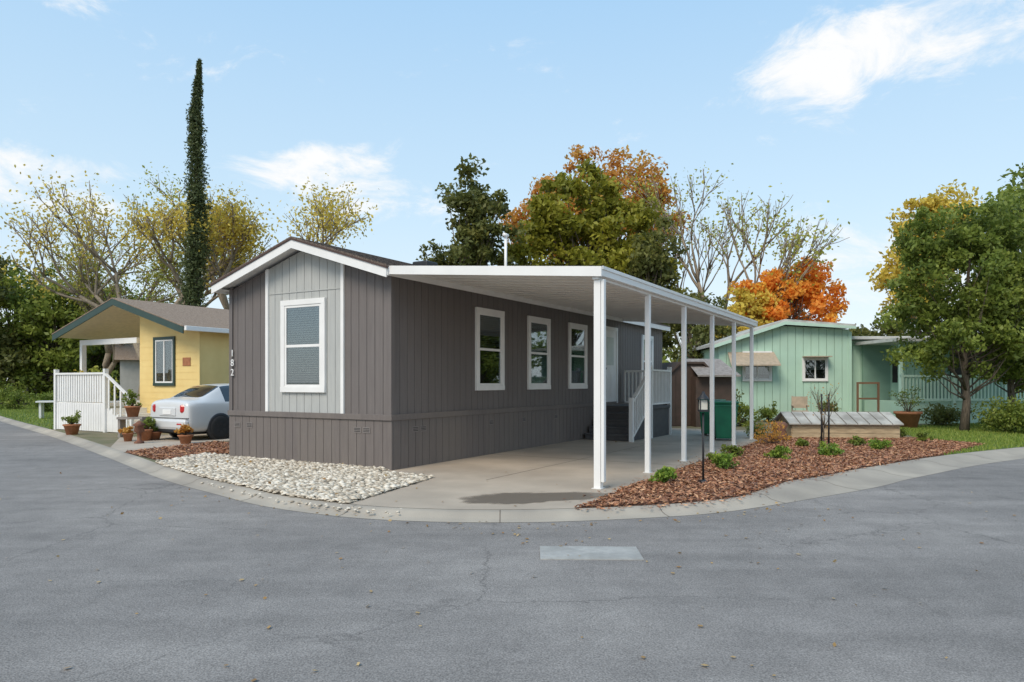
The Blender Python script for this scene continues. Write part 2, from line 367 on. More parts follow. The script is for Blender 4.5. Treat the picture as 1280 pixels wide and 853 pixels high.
for ring,(q,tv) in enumerate(((.55,1.0),(.8,.5),(1.0,0))):
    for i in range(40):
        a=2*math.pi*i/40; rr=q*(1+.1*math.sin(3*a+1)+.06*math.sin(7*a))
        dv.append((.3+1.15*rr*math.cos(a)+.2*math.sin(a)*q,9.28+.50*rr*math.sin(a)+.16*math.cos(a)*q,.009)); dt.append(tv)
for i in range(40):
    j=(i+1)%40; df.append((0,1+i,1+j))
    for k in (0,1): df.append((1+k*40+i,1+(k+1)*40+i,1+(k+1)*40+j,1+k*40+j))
o=obj('dark_patch',dv,df,patchmat()); setattr_tint(o.data,np.array(dt))  # darker patch over the driveway concrete, fading out to an uneven edge
boxes('utility_cover',[(-.46,.46,-.25,.25,0,.008),(-.42,.42,-.21,.21,.008,.010)],M['plate'],loc=(.72,6.6,RZ+.001),rz=-.03)
def stones(name,poly,n,s0,s1,z,mat):
    base=np.array([(1,0,0),(-1,0,0),(0,1,0),(0,-1,0),(0,0,1),(0,0,-1),(.62,.62,.5),(-.62,.62,.5),(.62,-.62,.5),(-.62,-.62,.5)],float)
    F=[(4,8,6),(4,6,7),(4,7,9),(4,9,8),(0,6,8),(2,7,6),(1,9,7),(3,8,9),(0,2,6),(2,1,7),(1,3,9),(3,0,8)]
    q=scatter(poly,n); s=rng.uniform(s0,s1,n); a=rng.uniform(0,6.28,n)
    v=np.repeat(base[None],n,0)*rng.uniform(.8,1.2,(n,10,1)); v[:,:,0]*=1.3; v[:,:,2]*=.6
    ca,sa=np.cos(a)[:,None],np.sin(a)[:,None]; x=v[:,:,0]*ca-v[:,:,1]*sa; y=v[:,:,0]*sa+v[:,:,1]*ca
    o_=np.stack([x,y,v[:,:,2]],-1)*s[:,None,None]; o_[:,:,0]+=q[:,0:1]; o_[:,:,1]+=q[:,1:2]; o_[:,:,2]+=z+(s*rng.uniform(.15,.9,n))[:,None]
    f=(np.array(F)[None]+(np.arange(n)*10)[:,None,None]).reshape(-1,3)
    o=obj(name,o_.reshape(-1,3).tolist(),f.tolist(),mat,None,True); setattr_tint(o.data,np.repeat(rng.uniform(0,1,n),10)); return o
stones('pebbles',peb,13000,.02,.045,.004,PEB)
stones('pebbles',kseg((-5,11),(-1.3,8.4))+[(p[0],p[1]-.3) for p in kseg((-5,11),(-1.3,8.4))[::-1]],160,.012,.028,-.03,PEB)
def chips(name,poly,n,s,z,mat,aspect=.3,flat=.75,h=.035):
    q=scatter(poly,n); c=np.column_stack([q,z+rng.uniform(.005,h,n)])
    return leaves(name,c,s,rng.uniform(0,1,n)**1.2,mat,None,aspect,flat)
chips('mulch',mul,50000,.078,.006,MULCH)
chips('mulch',mul2,6000,.09,.006,MULCH)
ed=[(p[0]+rng.normal(0,.06),p[1]-abs(rng.normal(0,.1)),.012) for p in kseg((.9,8.6),(8,13.8)) for _ in range(9)]+[tuple(L(rng.uniform(-1.5,9),-4.15+abs(rng.normal(0,.12)),.014)) for _ in range(170)]
leaves('mulch',np.array(ed),.06,rng.uniform(0,1,len(ed)),MULCH,None,.35,.9)
def grass(name,poly,n,h,mat):
    q=scatter(poly,n); v=np.zeros((n,3,3)); a=rng.uniform(0,6.28,n); w=.012
    for k,sg in ((0,-1),(1,1)):
        v[:,k,0]=q[:,0]+sg*w*np.cos(a); v[:,k,1]=q[:,1]+sg*w*np.sin(a)
    v[:,2,0]=q[:,0]+rng.normal(0,.02,n); v[:,2,1]=q[:,1]+rng.normal(0,.02,n); v[:,2,2]=h*rng.uniform(.5,1.3,n); v[:,:,2]+=.005
    o=obj(name,v.reshape(-1,3).tolist(),np.arange(n*3).reshape(n,3).tolist(),mat); setattr_tint(o.data,np.repeat(rng.uniform(0,1,n),3))
grass('grass',lawnR,40000,.06,GR); grass('grass',lawnL,15000,.08,GR)
q=np.concatenate([scatter([(-7,3),(8,3),(7,11),(1,8),(-3,8.6),(-9,14)],260),scatter(kseg((-5,11),(4,10))+[(4,8.8),(0,7.2),(-5,10)],130)])
leaves('fallen_leaves',np.column_stack([q,np.full(len(q),RZ+.012)]),.042,rng.uniform(0,1,len(q)),LIT,None,.7,.88)
q=scatter(peb,60); leaves('fallen_leaves',np.column_stack([q,np.full(60,.07)]),.06,rng.uniform(0,1,60),LIT,None,.7,.8)
q=scatter(drive,70); leaves('fallen_leaves',np.column_stack([q,np.full(70,.016)]),.045,rng.uniform(0,1,70),LIT,None,.7,.9)
# ------------------------------------------------------------------ windows
def window(parent,loc,rz,w,z0,z1,trim=.10,tm='white',blind='half',split='h',name='window'):
    e=empty(name,(loc[0],loc[1],0),rz,parent); h=w/2
    boxes('trim',[(-h,h,-.05,.0,z1-trim,z1),(-h,h,-.055,.0,z0,z0+trim),(-h,-h+trim,-.048,0,z0+trim,z1-trim),(h-trim,h,-.048,0,z0+trim,z1-trim)],M[tm],e,.004)
    a=h-trim; b0=z0+trim; b1=z1-trim; f=.045; mid=(b0+b1)/2
    fr=[(-a,a,-.036,-.004,b1-f,b1),(-a,a,-.036,-.004,b0,b0+f),(-a,-a+f,-.034,-.004,b0+f,b1-f),(a-f,a,-.034,-.004,b0+f,b1-f)]
    if split=='h': fr.append((-a+f,a-f,-.037,-.004,mid-.025,mid+.025))
    else: fr.append((-.025,.025,-.037,-.004,b0+f,b1-f))
    boxes('sash',fr,M[tm if tm!='dgreen' else 'white'],e,.003)
    boxes('interior',[(-a+f,a-f,-.006,-.003,b0+f,b1-f)],M['dark'],e)
    g=a-f
    zb={'half':mid-.0,'full':b0+f,'most':mid-.3,'none':b1}[blind]
    sl=[]; z=b1-f-.02
    while z>zb:
        sl.append((-g+.01,g-.01,-.014,-.009,z-.020,z)); z-=.042
    if sl: boxes('blinds',sl,M['blind'],e)
    boxes('glass',[(-g,g,-.024,-.021,b0+f,b1-f)],M['glass'],e)
    return e
# ------------------------------------------------------------------ main house
H=empty('gray_mobile_home',L(0,0),HANG)
LEN=14.4; WID=4.12; EZ=3.45; SL=.312; RID=WID/2
def rz_(t): return EZ+SL*(min(t,WID-t)+.15)
boxes('wall_core',[(.03,LEN,.03,WID-.03,0,3.38)],M['siding'],H)
prisms('gable_core',[([(.03,3.38),(WID-.03,3.38),(WID-.03,rz_(0.03)-.15),(RID,rz_(RID)-.15),(.03,rz_(.03)-.15)],.03,LEN)],M['siding'],H)
g=.010; bd=[]; bl=[]
def strips(a0,a1,w):
    n=max(1,round((a1-a0)/w)); return [(a0+(a1-a0)*i/n,a0+(a1-a0)*(i+1)/n) for i in range(n)]
def gbp(a,b,z0):
    pts=[(a+g/2,z0),(b-g/2,z0),(b-g/2,rz_(b-g/2)-.17)]
    if a<RID<b: pts.append((RID,rz_(RID)-.17))
    pts.append((a+g/2,rz_(a+g/2)-.17)); return pts
for a,b in strips(.0,1.1,.2)+strips(3.04,WID,.2): bd.append((gbp(a,b,.95),0.008,.032))
for a,b in strips(1.1,3.04,.2): bl.append((gbp(a,b,.95),.006,.032))
prisms('front_siding',bd,M['siding'],H); prisms('front_light_siding',bl,M['siding_l'],H)
boxes('front_light_backing',[(.024,.0295,1.1,3.04,.95,3.4)],M['siding_l'],H)
boxes('front_skirting',[(-.012,.032,a+g/2,b-g/2,0,.85) for a,b in strips(-.025,WID+.02,.2)],M['skirt'],H)
boxes('skirting_backing',[(.0,.028,-.005,WID,0,.85),(.028,LEN,-.005,.028,0,.85)],M['skirt'],H)
boxes('side_siding',[(a+g/2,b-g/2,0.008,.032,.95,3.36) for a,b in strips(.034,LEN,.205)],M['siding'],H)
boxes('side_skirting',[(a+g/2,b-g/2,-.018,.032,0,.85) for a,b in strips(.034,LEN,.205)],M['skirt'],H)
boxes('left_siding',[(a+g/2,b-g/2,WID-.032,WID,0,3.36) for a,b in strips(.034,LEN,.205)],M['siding'],H)
boxes('belly_band',[(-.04,.03,-.04,WID+.03,.85,.95),(.03,LEN,-.04,.03,.85,.95)],M['skirt'],H,.006)
boxes('corner_trim',[(-.02,.07,-.02,.0,.95,3.36),(-.02,.0,.0,.075,.95,3.38),(-.02,0,WID-.08,WID+.01,.95,3.38)],M['siding'],H)
def bat(t): return ([(t-.035,.95),(t+.035,.95),(t+.035,rz_(t+.035)-.17),(t-.035,rz_(t-.035)-.17)],-.03,.03)
prisms('white_battens',[bat(1.1),bat(3.04)],M['white'],H)
boxes('panel_seam',[(-.006,.005,1.14,3.0,3.18,3.20)],M['siding_l'],H)
def slope(a,b,dz0,dz1,x0,x1):
    return ([(a,rz_(a)+dz0),(b,rz_(b)+dz0),(b,rz_(b)+dz1),(a,rz_(a)+dz1)],x0,x1)
prisms('roof_deck',[slope(-.15,RID,-.10,-.02,-.29,LEN+.3),slope(RID,WID+.15,-.10,-.02,-.29,LEN+.3)],M['metal_w'],H)
prisms('roof_shingle_layer',[slope(-.18,RID,-.018,.008,-.335,LEN+.32),slope(RID,WID+.18,-.018,.008,-.335,LEN+.32)],M['shingle'],H)
cs=[]
for k in range(15):
    t0=-.18+k*.15; cs.append(([(t0,rz_(t0)+.009),(t0+.14,rz_(t0+.14)+.009),(t0+.14,rz_(t0+.14)+.011),(t0,rz_(t0)+.020)],-.335,LEN+.32))
prisms('shingle_courses',cs,M['shingle'],H)
prisms('rake_fascia',[slope(-.16,RID,-.20,-.05,-.32,-.292),slope(RID,WID+.16,-.20,-.05,-.32,-.292)],M['white'],H)
prisms('rake_edge',[slope(-.18,RID,-.048,-.019,-.34,-.293),slope(RID,WID+.18,-.048,-.019,-.34,-.293)],M['brown'],H)
boxes('eave_fascia',[(-.29,LEN+.3,-.175,-.152,EZ-.17,EZ-.03),(-.29,LEN+.3,WID+.152,WID+.175,EZ-.17,EZ-.03)],M['white'],H)
boxes('eave_soffit',[(-.28,LEN+.3,-.151,0,EZ-.125,EZ-.108),(-.28,LEN+.3,WID,WID+.151,EZ-.125,EZ-.108),(LEN,LEN+.28,0,WID,EZ-.12,EZ-.105)],M['white'],H)
window(H,(.005,2.08),-math.pi/2,1.14,1.32,3.04,blind='full')
for s0,s1,bb in ((2.61,3.71,'half'),(4.78,5.88,'most'),(6.92,8.03,'half'),(12.3,13.35,'half')):
    window(H,((s0+s1)/2,0.007),0,s1-s0,1.34,3.03,blind=bb)
vt=[]
for t in (.45,3.45,3.8): vt+= [(-.022,-.013,t,t+.17,.62,.72)]
for t in (.66,): vt+= [(-.022,-.013,t,t+.17,.62,.72)]
vs_=[]
for s in (.55,.78,3.1,4.5,6.1): vs_+=[(s,s+.17,-.028,-.019,.62,.72)]
boxes('skirting_vents',vt+vs_,mk('vent_paint',(.23,.20,.185),None,60,.7),H,.002)
sl=[]
for a in vt:
    for k in range(3): sl.append((a[0]-.003,a[0]-.001,a[2]+.015,a[3]-.015,a[4]+.02+k*.027,a[4]+.032+k*.027))
for a in vs_:
    for k in range(3): sl.append((a[0]+.015,a[1]-.015,a[2]-.003,a[2]-.001,a[4]+.02+k*.027,a[4]+.032+k*.027))
boxes('vent_slots',sl,M['dark'],H)
ne=empty('house_number',(-.02,4.02,0),-math.pi/2,H)
for i,ch in enumerate('182'):
    cu=bpy.data.curves.new('digit','FONT'); cu.body=ch; cu.size=.19; cu.extrude=.006; cu.align_x='CENTER'
    o=bpy.data.objects.new('digit',cu); COL.objects.link(o); o.parent=ne; o.rotation_euler=(math.pi/2,0,0); o.location=(0,-.012,2.02-i*.19); cu.materials.append(M['white'])
D=empty('door',(9.65,0.007,0),0,H)
boxes('frame',[(-.55,-.45,-.05,0,.9,3.0),(.45,.55,-.05,0,.9,3.0),(-.55,.55,-.052,0,3.0,3.1)],M['white'],D,.004)
boxes('leaf',[(-.45,.45,-.03,-.002,.9,3.0)],M['white'],D)
boxes('door_glass',[(-.25,.25,-.036,-.031,2.0,2.8)],M['frost'],D)
boxes('door_panels',[(-.3,-.04,-.04,-.031,1.1,1.75),(.04,.3,-.04,-.031,1.1,1.75)],M['white'],D,.006)
lathe('door_knob',[(.01,-.09),(.03,-.08),(.03,-.05),(.01,-.03)],M['alloy'],D,12,loc=(-.38,0,1.9),axis='y')
boxes('porch_light',[(-.78,-.66,-.14,-.001,2.55,2.8)],M['black'],H,loc=(9.65,0,0))
P=Tube(); P.add([(5.5,1.0,3.7),(5.5,1.0,5.1)],[.035,.035],8); P.add([(5.42,1.0,5.1),(5.58,1.0,5.1)],[.05,.05],8); P.make('vent_pipe',M['metal_w'],H)
boxes('roof_vent',[(2.6,3.0,1.2,1.6,3.8,4.08)],M['black'],H,.03)
# carport
TW=-3.98
def az(t): return 3.42+(3.10-3.42)*(-t-.18)/(-TW-.18)
X0,X1=-.27,10.25
A=H
prisms('carport_roof',[([(-.18,az(-.18)),(TW+.08,az(TW+.08)),(TW+.08,az(TW+.08)-.04),(-.18,az(-.18)-.04)],X0+.03,X1-.03)],M['pan'],A)
rb=[]; s=X0+.1
while s<X1-.1:
    rb.append(([(-.18,az(-.18)-.041),(TW+.08,az(TW+.08)-.041),(TW+.08,az(TW+.08)-.056),(-.18,az(-.18)-.056)],s,s+.02)); s+=.405
prisms('carport_ribs',rb,M['pan'],A)
fa=[(-.18,az(-.18)+.02),(TW,az(TW)+.02),(TW,az(TW)-.12),(-.18,az(-.18)-.12)]
prisms('carport_front_fascia',[(fa,X0,X0+.028),(fa,X1-.028,X1)],M['metal_w'],A)
boxes('carport_beam',[(X0+.03,X1-.03,TW,TW+.07,az(TW)-.11,az(TW)+.022),(X0+.03,X1-.03,TW-.015,TW-.001,az(TW)-.02,az(TW)+.03),(X0+.05,X1-.05,TW+.072,TW+.16,az(TW)-.15,az(TW)-.068)],M['metal_w'],A,.004)
posts=[-.14,1.92,3.95,6.0,8.0,10.0]
for i,s in enumerate(posts):
    w=.042 if i else .052
    e=empty('carport_post',(s,TW+.1,0),0,A)
    boxes('shaft',[(-w,w,-w,w,.012,az(TW)-.152)],M['metal_w'],e,.008)
    boxes('base_plate',[(-w-.03,w+.03,-w-.02,w+.02,.006,.014)],M['metal_w'],e)
boxes('downspout',[(-.2,-.12,TW-.01,TW+.04,.1,2.95)],M['metal_w'],A,.01)
# porch
PO=empty('porch_steps',(0,0,0),0,H)
boxes('deck',[(8.95,10.7,-1.5,-.06,.78,.86)],M['stepg'],PO,.01)
boxes('deck_skirt',[(8.98,9.0,-1.46,-.06,0,.78),(9.0,10.68,-1.46,-1.44,0,.78)],M['stepg'],PO)
st=[]
for k in range(4):
    x1=8.95-k*.3; zt=.86-.172*(k+1); st+=[(x1-.32,x1-.003,-1.4,-.08,zt-.05,zt),(x1-.03,x1-.004,-1.4,-.08,zt-.0,zt+.12)]
    st+=[(x1-.3,x1-.005,-1.38,-.1,0.01,zt-.052)]
boxes('steps',st,M['stepg'],PO,.006)
rl=[]
def railrun(x0,x1,y0,y1,z0,ztop,n,axis):
    for i in range(n+1):
        f=i/n
        if axis=='x': rl.append((x0+(x1-x0)*f-.018,x0+(x1-x0)*f+.018,y0-.018,y0+.018,z0+.08,ztop-.05))
        else: rl.append((x0-.018,x0+.018,y0+(y1-y0)*f-.018,y0+(y1-y0)*f+.018,z0+.08,ztop-.05))
    if axis=='x': rl.extend([(x0,x1,y0-.045,y0+.045,ztop-.05,ztop),(x0,x1,y0-.03,y0+.03,z0+.04,z0+.08)])
    else: rl.extend([(x0-.045,x0+.045,y0,y1,ztop-.05,ztop),(x0-.03,x0+.03,y0,y1,z0+.04,z0+.08)])
railrun(10.6,10.6,-1.4,-.1,.86,1.86,11,'y'); railrun(9.05,10.55,-1.46,0,.86,1.86,12,'x')
rl+= [(8.93,9.03,-1.51,-1.41,0,1.95),(10.55,10.65,-1.51,-1.41,0,1.95),(7.5,7.6,-1.51,-1.41,0,1.12)]
boxes('railing',rl,M['white'],PO)
pr=[]
for k in range(10):
    x=7.65+k*.135; zb=.1+(x-7.6)*.6; pr.append(([(x-.018,zb),(x+.018,zb+.02),(x+.018,zb+.95),(x-.018,zb+.93)],-1.478,-1.442))
pr.append(([(7.6,1.0),(8.93,1.80),(8.93,1.86),(7.6,1.06)],-1.505,-1.415)); pr.append(([(7.6,.08),(8.93,.88),(8.93,.94),(7.6,.14)],-1.49,-1.43))
prisms('stair_railing',pr,M['white'],PO,'y')
# ------------------------------------------------------------------ yellow house
Y0=(-9.18,21.0); YH=empty('yellow_house',(Y0[0],Y0[1],0),HANG)
yw=6.2; yr=yw/2
def yz(t): return 3.18+.29*min(t,yw-t)
prisms('walls',[([(0,0),(2.95,0),(2.95,yz(2.95)-.12),(0,yz(0)-.12)],0,9)],M['yellow'],YH)
boxes('wall_boards',[(-.008,-.001,.09,2.86,.4+k*.2,.592+k*.2) for k in range(13)],M['yellow'],YH)
prisms('rear_wall',[([(2.96,0),(yw-.1,0),(yw-.1,yz(yw-.1)-.12),(yr,yz(yr)-.12),(2.96,yz(2.96)-.12)],5.0,9)],M['yellow'],YH)
def ys(a,b,d0,d1,x0,x1): return ([(a,yz(a)+d0),(b,yz(b)+d0),(b,yz(b)+d1),(a,yz(a)+d1)],x0,x1)
prisms('roof_deck',[ys(-.3,yr,-.10,.0,-.75,9.4),ys(yr,yw+.3,-.10,0,-.75,9.4)],M['tancover'],YH)
prisms('roof_shingle_layer',[ys(-.33,yr,.002,.03,-.8,9.4),ys(yr,yw+.33,.002,.03,-.8,9.4)],M['shingle2'],YH)
prisms('rake_fascia',[ys(-.32,yr,-.2,-.0,-.79,-.752),ys(yr,yw+.32,-.2,-.0,-.79,-.752)],M['dgreen'],YH)
boxes('gutter',[(-.75,9.4,-.42,-.31,yz(0)-.2,yz(0)-.07)],M['white'],YH,.01)
boxes('porch_beam',[(-.1,.05,2.96,yw-.05,2.75,2.92),(-.1,.05,yw-.18,yw-.05,.9,2.75)],M['white'],YH)
boxes('corner_trim',[(-.03,0,-.02,.08,0,3.05)],M['yellow'],YH)
window(YH,(-.009,1.66),-math.pi/2,1.05,1.4,2.9,.09,'dgreen','none','v')
boxes('wall_plaque',[(-.03,-.009,.42,.78,2.0,2.25)],M['terra'],YH,.01)
boxes('porch_back_window',[(4.96,4.99,3.8,5.0,1.5,2.6)],M['white'],YH)
WR=empty('white_porch_deck',(Y0[0],Y0[1],0),HANG)
boxes('deck',[(-1.1,5,2.98,5.6,.78,.88)],M['white'],WR)
w_=[]
for k in range(20):
    y=2.98+k*.13; w_.append((-1.14,-1.11,y,y+.115,.02,.86))
for k in range(20):
    y=3.0+k*.13; w_.append((-1.12,-1.08,y,y+.085,.9,1.75))
w_+=[(-1.16,-1.04,2.96,5.6,1.75,1.81),(-1.16,-1.04,2.86,2.96,0,1.92),(-1.16,-1.04,5.6,5.7,0,1.92)]
for k in range(4):
    w_+=[(-1.1,0,2.86-.3*(k+1),2.855-.3*k,.02,.72-.17*k)]
    y=2.7-.3*k; w_+=[(-1.14,-1.11,y-.03,y+.03,.72-.17*k,1.6-.17*k)]
boxes('porch_rail_and_steps',w_,M['white'],WR)
prisms('stair_rail',[([(1.6,1.0),(2.86,1.72),(2.86,1.78),(1.6,1.06)],-1.16,-1.08)],M['white'],WR)
boxes('stair_post',[(-1.16,-1.07,1.52,1.6,0,1.12)],M['white'],WR)
# ------------------------------------------------------------------ car
def car(name,loc,rz):
    e=empty(name,loc,rz)
    S=[(0.0,.72,.36,.88,.60,.93),(.03,.80,.28,.95,.64,1.01),(.12,.85,.22,.975,.68,1.06),(.40,.87,.2,.985,.69,1.085),(.50,.87,.2,.985,.67,1.10),(1.12,.875,.2,.985,.56,1.42),(1.6,.875,.2,.975,.57,1.465),(2.35,.875,.2,.96,.57,1.455),(2.72,.87,.2,.95,.55,1.40),(3.45,.865,.2,.92,.66,1.02),(3.6,.86,.2,.90,.66,.97),(4.2,.82,.22,.78,.62,.84),(4.42,.74,.3,.68,.55,.72),(4.5,.64,.36,.6,.48,.63)]
    vs=[];fs=[];ms=[]
    for x,w,zb,zs,wt,zt in S:
        half=[(0.0,zb),(w*.86,zb),(w*.985,zb+.10),(w,.50 if zs>.7 else .45),(w*.985,zs*.5+.36),(w*.94,zs),(wt,zt-.012),(wt*.5,zt+.012)]
        ring=half+[(0,zt+.02)]+[(-y,z) for y,z in half[1:][::-1]]
        vs+=[(x,y,z) for y,z in ring]
    n=16
    for i in range(len(S)-1):
        for k in range(n):
            fs.append((i*n+k,i*n+(k+1)%n,(i+1)*n+(k+1)%n,(i+1)*n+k))
            side=k in (5,10); top=k in (6,7,8,9); m=0
            if side and 5<=i<=8: m=1
            if top and (i==4 or i==8): m=1
            ms.append(m)
    fs.append(tuple(range(n))[::-1]); ms.append(0); fs.append(tuple((len(S)-1)*n+k for k in range(n))); ms.append(0)
    o=obj('body',vs,fs,[M['silver'],M['carglass']],e,True)
    for p,m in zip(o.data.polygons,ms): p.material_index=m
    import bmesh
    bm=bmesh.new(); bm.from_mesh(o.data); bmesh.ops.recalc_face_normals(bm,faces=bm.faces)
    cl=bm.edges.layers.float.get('crease_edge') or bm.edges.layers.float.new('crease_edge')
    for ed_ in bm.edges:
        fm={f.material_index for f in ed_.link_faces}
        if len(fm)==2: ed_[cl]=.8
        a,b=ed_.verts
        if abs(a.co.z-b.co.z)<.15 and abs(a.co.x-b.co.x)>.01 and .8<max(abs(a.co.y),abs(b.co.y)) and a.co.z>.9: ed_[cl]=.6
    bm.to_mesh(o.data); bm.free()
    sm=o.modifiers.new('s','SUBSURF'); sm.levels=2; sm.render_levels=2
    for x in (.93,3.6):
        for sg in (-1,1):
            y=sg*.80
            w=empty('wheel',(x,y,.315),0,e)
            lathe('tyre',[(.20,-.1),(.29,-.1),(.315,-.07),(.315,.07),(.29,.1),(.20,.1)],M['tyre'],w,28,axis='y')
            lathe('rim',[(.03,-.085),(.19,-.09),(.21,-.098),(.21,.098),(.19,.09),(.03,.085)],M['alloy'],w,28,axis='y')
            for q in range(6):
                a=q*math.pi/3; b=boxes('rim_gap',[(-.035,.035,-.103 if sg<0 else .086,-.086 if sg<0 else .103,.07,.165)],M['black'],w,.01); b.rotation_euler[1]=a
            lathe('wheel_arch',[(.30,-.06),(.375,-.06),(.375,.06),(.30,.06)],M['black'],e,28,loc=(x,sg*.818,.325),axis='y')
    for sg in (-1,1):
        o=boxes('tail_light',[(-.01,.22,-.15,.15,-.11,.11)],M['red'],e,.05); o.location=(.025,sg*.67,.83); o.rotation_euler[2]=sg*-.42
        boxes('tail_reflector',[(-.07,-.03,sg*.55-.09,sg*.55+.09,.42,.46)],M['red'],e,.01)
        boxes('mirror',[(2.75,2.87,sg*.96-.1,sg*.96+.1,.95,1.08)],M['silver'],e,.03)
        boxes('door_handle',[(1.75,1.9,sg*.88-.012,sg*.88+.012,.83,.86)],M['silver'],e,.008)
    boxes('number_plate',[(-.032,.03,-.17,.17,.68,.80)],M['white'],e,.005)
    boxes('plate_recess',[(-.02,.05,-.34,.34,.64,.86)],M['silver'],e,.02)
    boxes('bumper_seam',[(-.02,.3,-.80,.80,.585,.595)],M['black'],e)
    boxes('rear_bumper',[(-.06,.25,-.80,.80,.28,.58)],M['silver'],e,.08)
    boxes('bumper_valance',[(-.04,.2,-.5,.5,.22,.30)],M['black'],e,.02)
    boxes('underbody',[(.2,4.3,-.7,.7,.16,.3)],M['black'],e,.03)
    return e
car('parked_car',L(2.0,9.1,0),HANG)
# ------------------------------------------------------------------ mint house
GX=8.25; GY=28.5
G=empty('mint_green_house',(GX,GY,0),-.06)
gw=5.1
def gz(x): return 3.05+.33*min(x,2.5) if x<2.5 else 3.875-.06*(x-2.5)
def gbox(a,b,y0,y1):
    return ([(a,0.0),(b,0.0),(b,gz(b)-.12),(a,gz(a)-.12)],y0,y1)
prisms('front_siding',[gbox(a+.008,b-.008,-.025,.02) for a,b in strips(0,gw,.3)],M['mint'],G,'y')
prisms('walls',[([(.01,0),(gw,0),(gw,gz(gw)-.13),(2.5,gz(2.5)-.13),(.01,gz(0)-.13)],.02,10)],M['mint'],G,'y')
prisms('roof',[([(-.3,gz(0)-.12),(2.5,gz(2.5)-.02),(gw+.1,gz(gw)-.05),(gw+.1,gz(gw)+.06),(2.5,gz(2.5)+.12),(-.3,gz(0)+.0)],-.35,10.3)],M['roofw'],G,'y')
prisms('roof_fascia',[([(-.3,gz(0)-.2),(2.5,gz(2.5)-.10),(gw+.1,gz(gw)-.12),(gw+.1,gz(gw)-.02),(2.5,gz(2.5)+.03),(-.3,gz(0)-.08)],-.38,-.352)],M['mint2'],G,'y')
boxes('right_wing',[(gw+.01,8.2,.6,9,0,3.2)],M['mint'],G)
boxes('wing_siding',[(a+.008,b-.008,.57,.6,0.3,3.15) for a,b in strips(gw+.05,8.15,.3)],M['mint'],G)
boxes('wing_roof',[(gw-.1,8.6,.2,9.3,3.22,3.34)],M['roofw'],G,.02)
window(G,(1.5,-.03),0,1.15,1.55,2.75,.07,'white','most','v')
window(G,(3.75,-.03),0,1.0,1.55,2.5,.07,'white','half','v')
boxes('corner_board',[(gw-.06,gw+.06,-.05,.6,0,3.5)],M['mint'],G)
obj('window_awning',[(.35,-.04,2.72),(2.15,-.04,2.72),(2.2,-.8,2.2),(.3,-.8,2.2),(.35,-.04,2.69),(2.15,-.04,2.69),(2.2,-.8,2.15),(.3,-.8,2.15)],[(0,3,2,1),(4,5,6,7),(2,3,7,6),(0,1,5,4),(1,2,6,5),(0,4,7,3)],M['tan'],G)
boxes('window_hood',[(3.25,4.25,-.5,-.04,2.5,2.54)],M['tan'],G)
DK=empty('green_porch_deck',(14.2,26.0,0),.05)
r_=[]
for k in range(44): r_.append((k*.135,k*.135+.055,-.02,.02,.9,1.7))
r_+=[(-.05,6,-.05,.05,1.7,1.78),(-.05,6,-.03,.03,.84,.92)]
for k in range(4): r_.append((k*1.95-.05,k*1.95+.05,-.06,.06,0,1.85))
boxes('railing',r_,M['mint2'],DK)
boxes('deck_base',[(0,6,.06,2.5,0,.8)],M['mint'],DK)
boxes('porch_posts',[(k*2.9,k*2.9+.1,.1,.2,.8,3.0) for k in range(3)],M['mint2'],DK); boxes('porch_roof',[(-.3,6.5,-.2,4,3.0,3.12)],M['roofw'],DK)
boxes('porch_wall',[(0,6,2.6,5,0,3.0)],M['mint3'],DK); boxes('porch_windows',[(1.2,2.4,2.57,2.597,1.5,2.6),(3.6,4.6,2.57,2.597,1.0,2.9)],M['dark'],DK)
TR=empty('wooden_trellis',(*site(1085,25.5),0),0)
boxes('frame',[(-.4,-.34,-.03,.03,0,1.45),(.34,.4,-.03,.03,0,1.45),(-.4,.4,-.035,.035,1.45,1.52),(-.34,.34,-.02,.02,.9,.96),(-.34,.34,-.02,.02,.4,.46)],mk('trellis_wood',(.2,.11,.06),None,5,.8),TR)
CH=empty('garden_chair',(*site(1000,26.5),0),-.3)
boxes('chair_parts',[(-.28,.28,-.25,.25,.42,.46),(-.28,-.23,-.25,-.2,0,.42),(.23,.28,-.25,-.2,0,.42),(-.28,-.23,.2,.25,0,1.0),(.23,.28,.2,.25,0,1.0),(-.23,.23,.21,.24,.55,.98),(-.3,-.22,-.25,.2,.64,.67),(.22,.3,-.25,.2,.64,.67)],M['tan'],CH)
# ------------------------------------------------------------------ shed
SH=empty('brown_shed',(*site(838,24.5),0),.15)
boxes('walls',[(0,1.5,0,2,0,1.75)],M['shedb'],SH)
boxes('wall_planks',[(a+.006,b-.006,-.02,0,0.02,1.74) for a,b in strips(0,1.5,.18)],M['shedb'],SH)
prisms('roof',[([(-.12,1.72),(.35,2.15),(1.15,2.15),(1.62,1.72),(1.62,1.78),(1.18,2.22),(.32,2.22),(-.12,1.78)],-.1,2.1),([(0,1.75),(1.5,1.75),(1.15,2.15),(.35,2.15)],.0,1.9)],M['shedb'],SH,'y')
SR=empty('lean_to_shed',(*site(872,23.8),0),.1)
boxes('fascia',[(0,1.5,-.02,.0,1.7,1.76)],M['shedr'],SR)
obj('corrugated_sheet',[(0,0,1.75),(1.5,0,1.75),(1.4,1.6,2.35),(.1,1.6,2.35)],[(0,1,2,3)],M['shedr'],SR)
boxes('walls',[(.05,1.42,.3,1.5,0,1.7)],M['shedb'],SR)
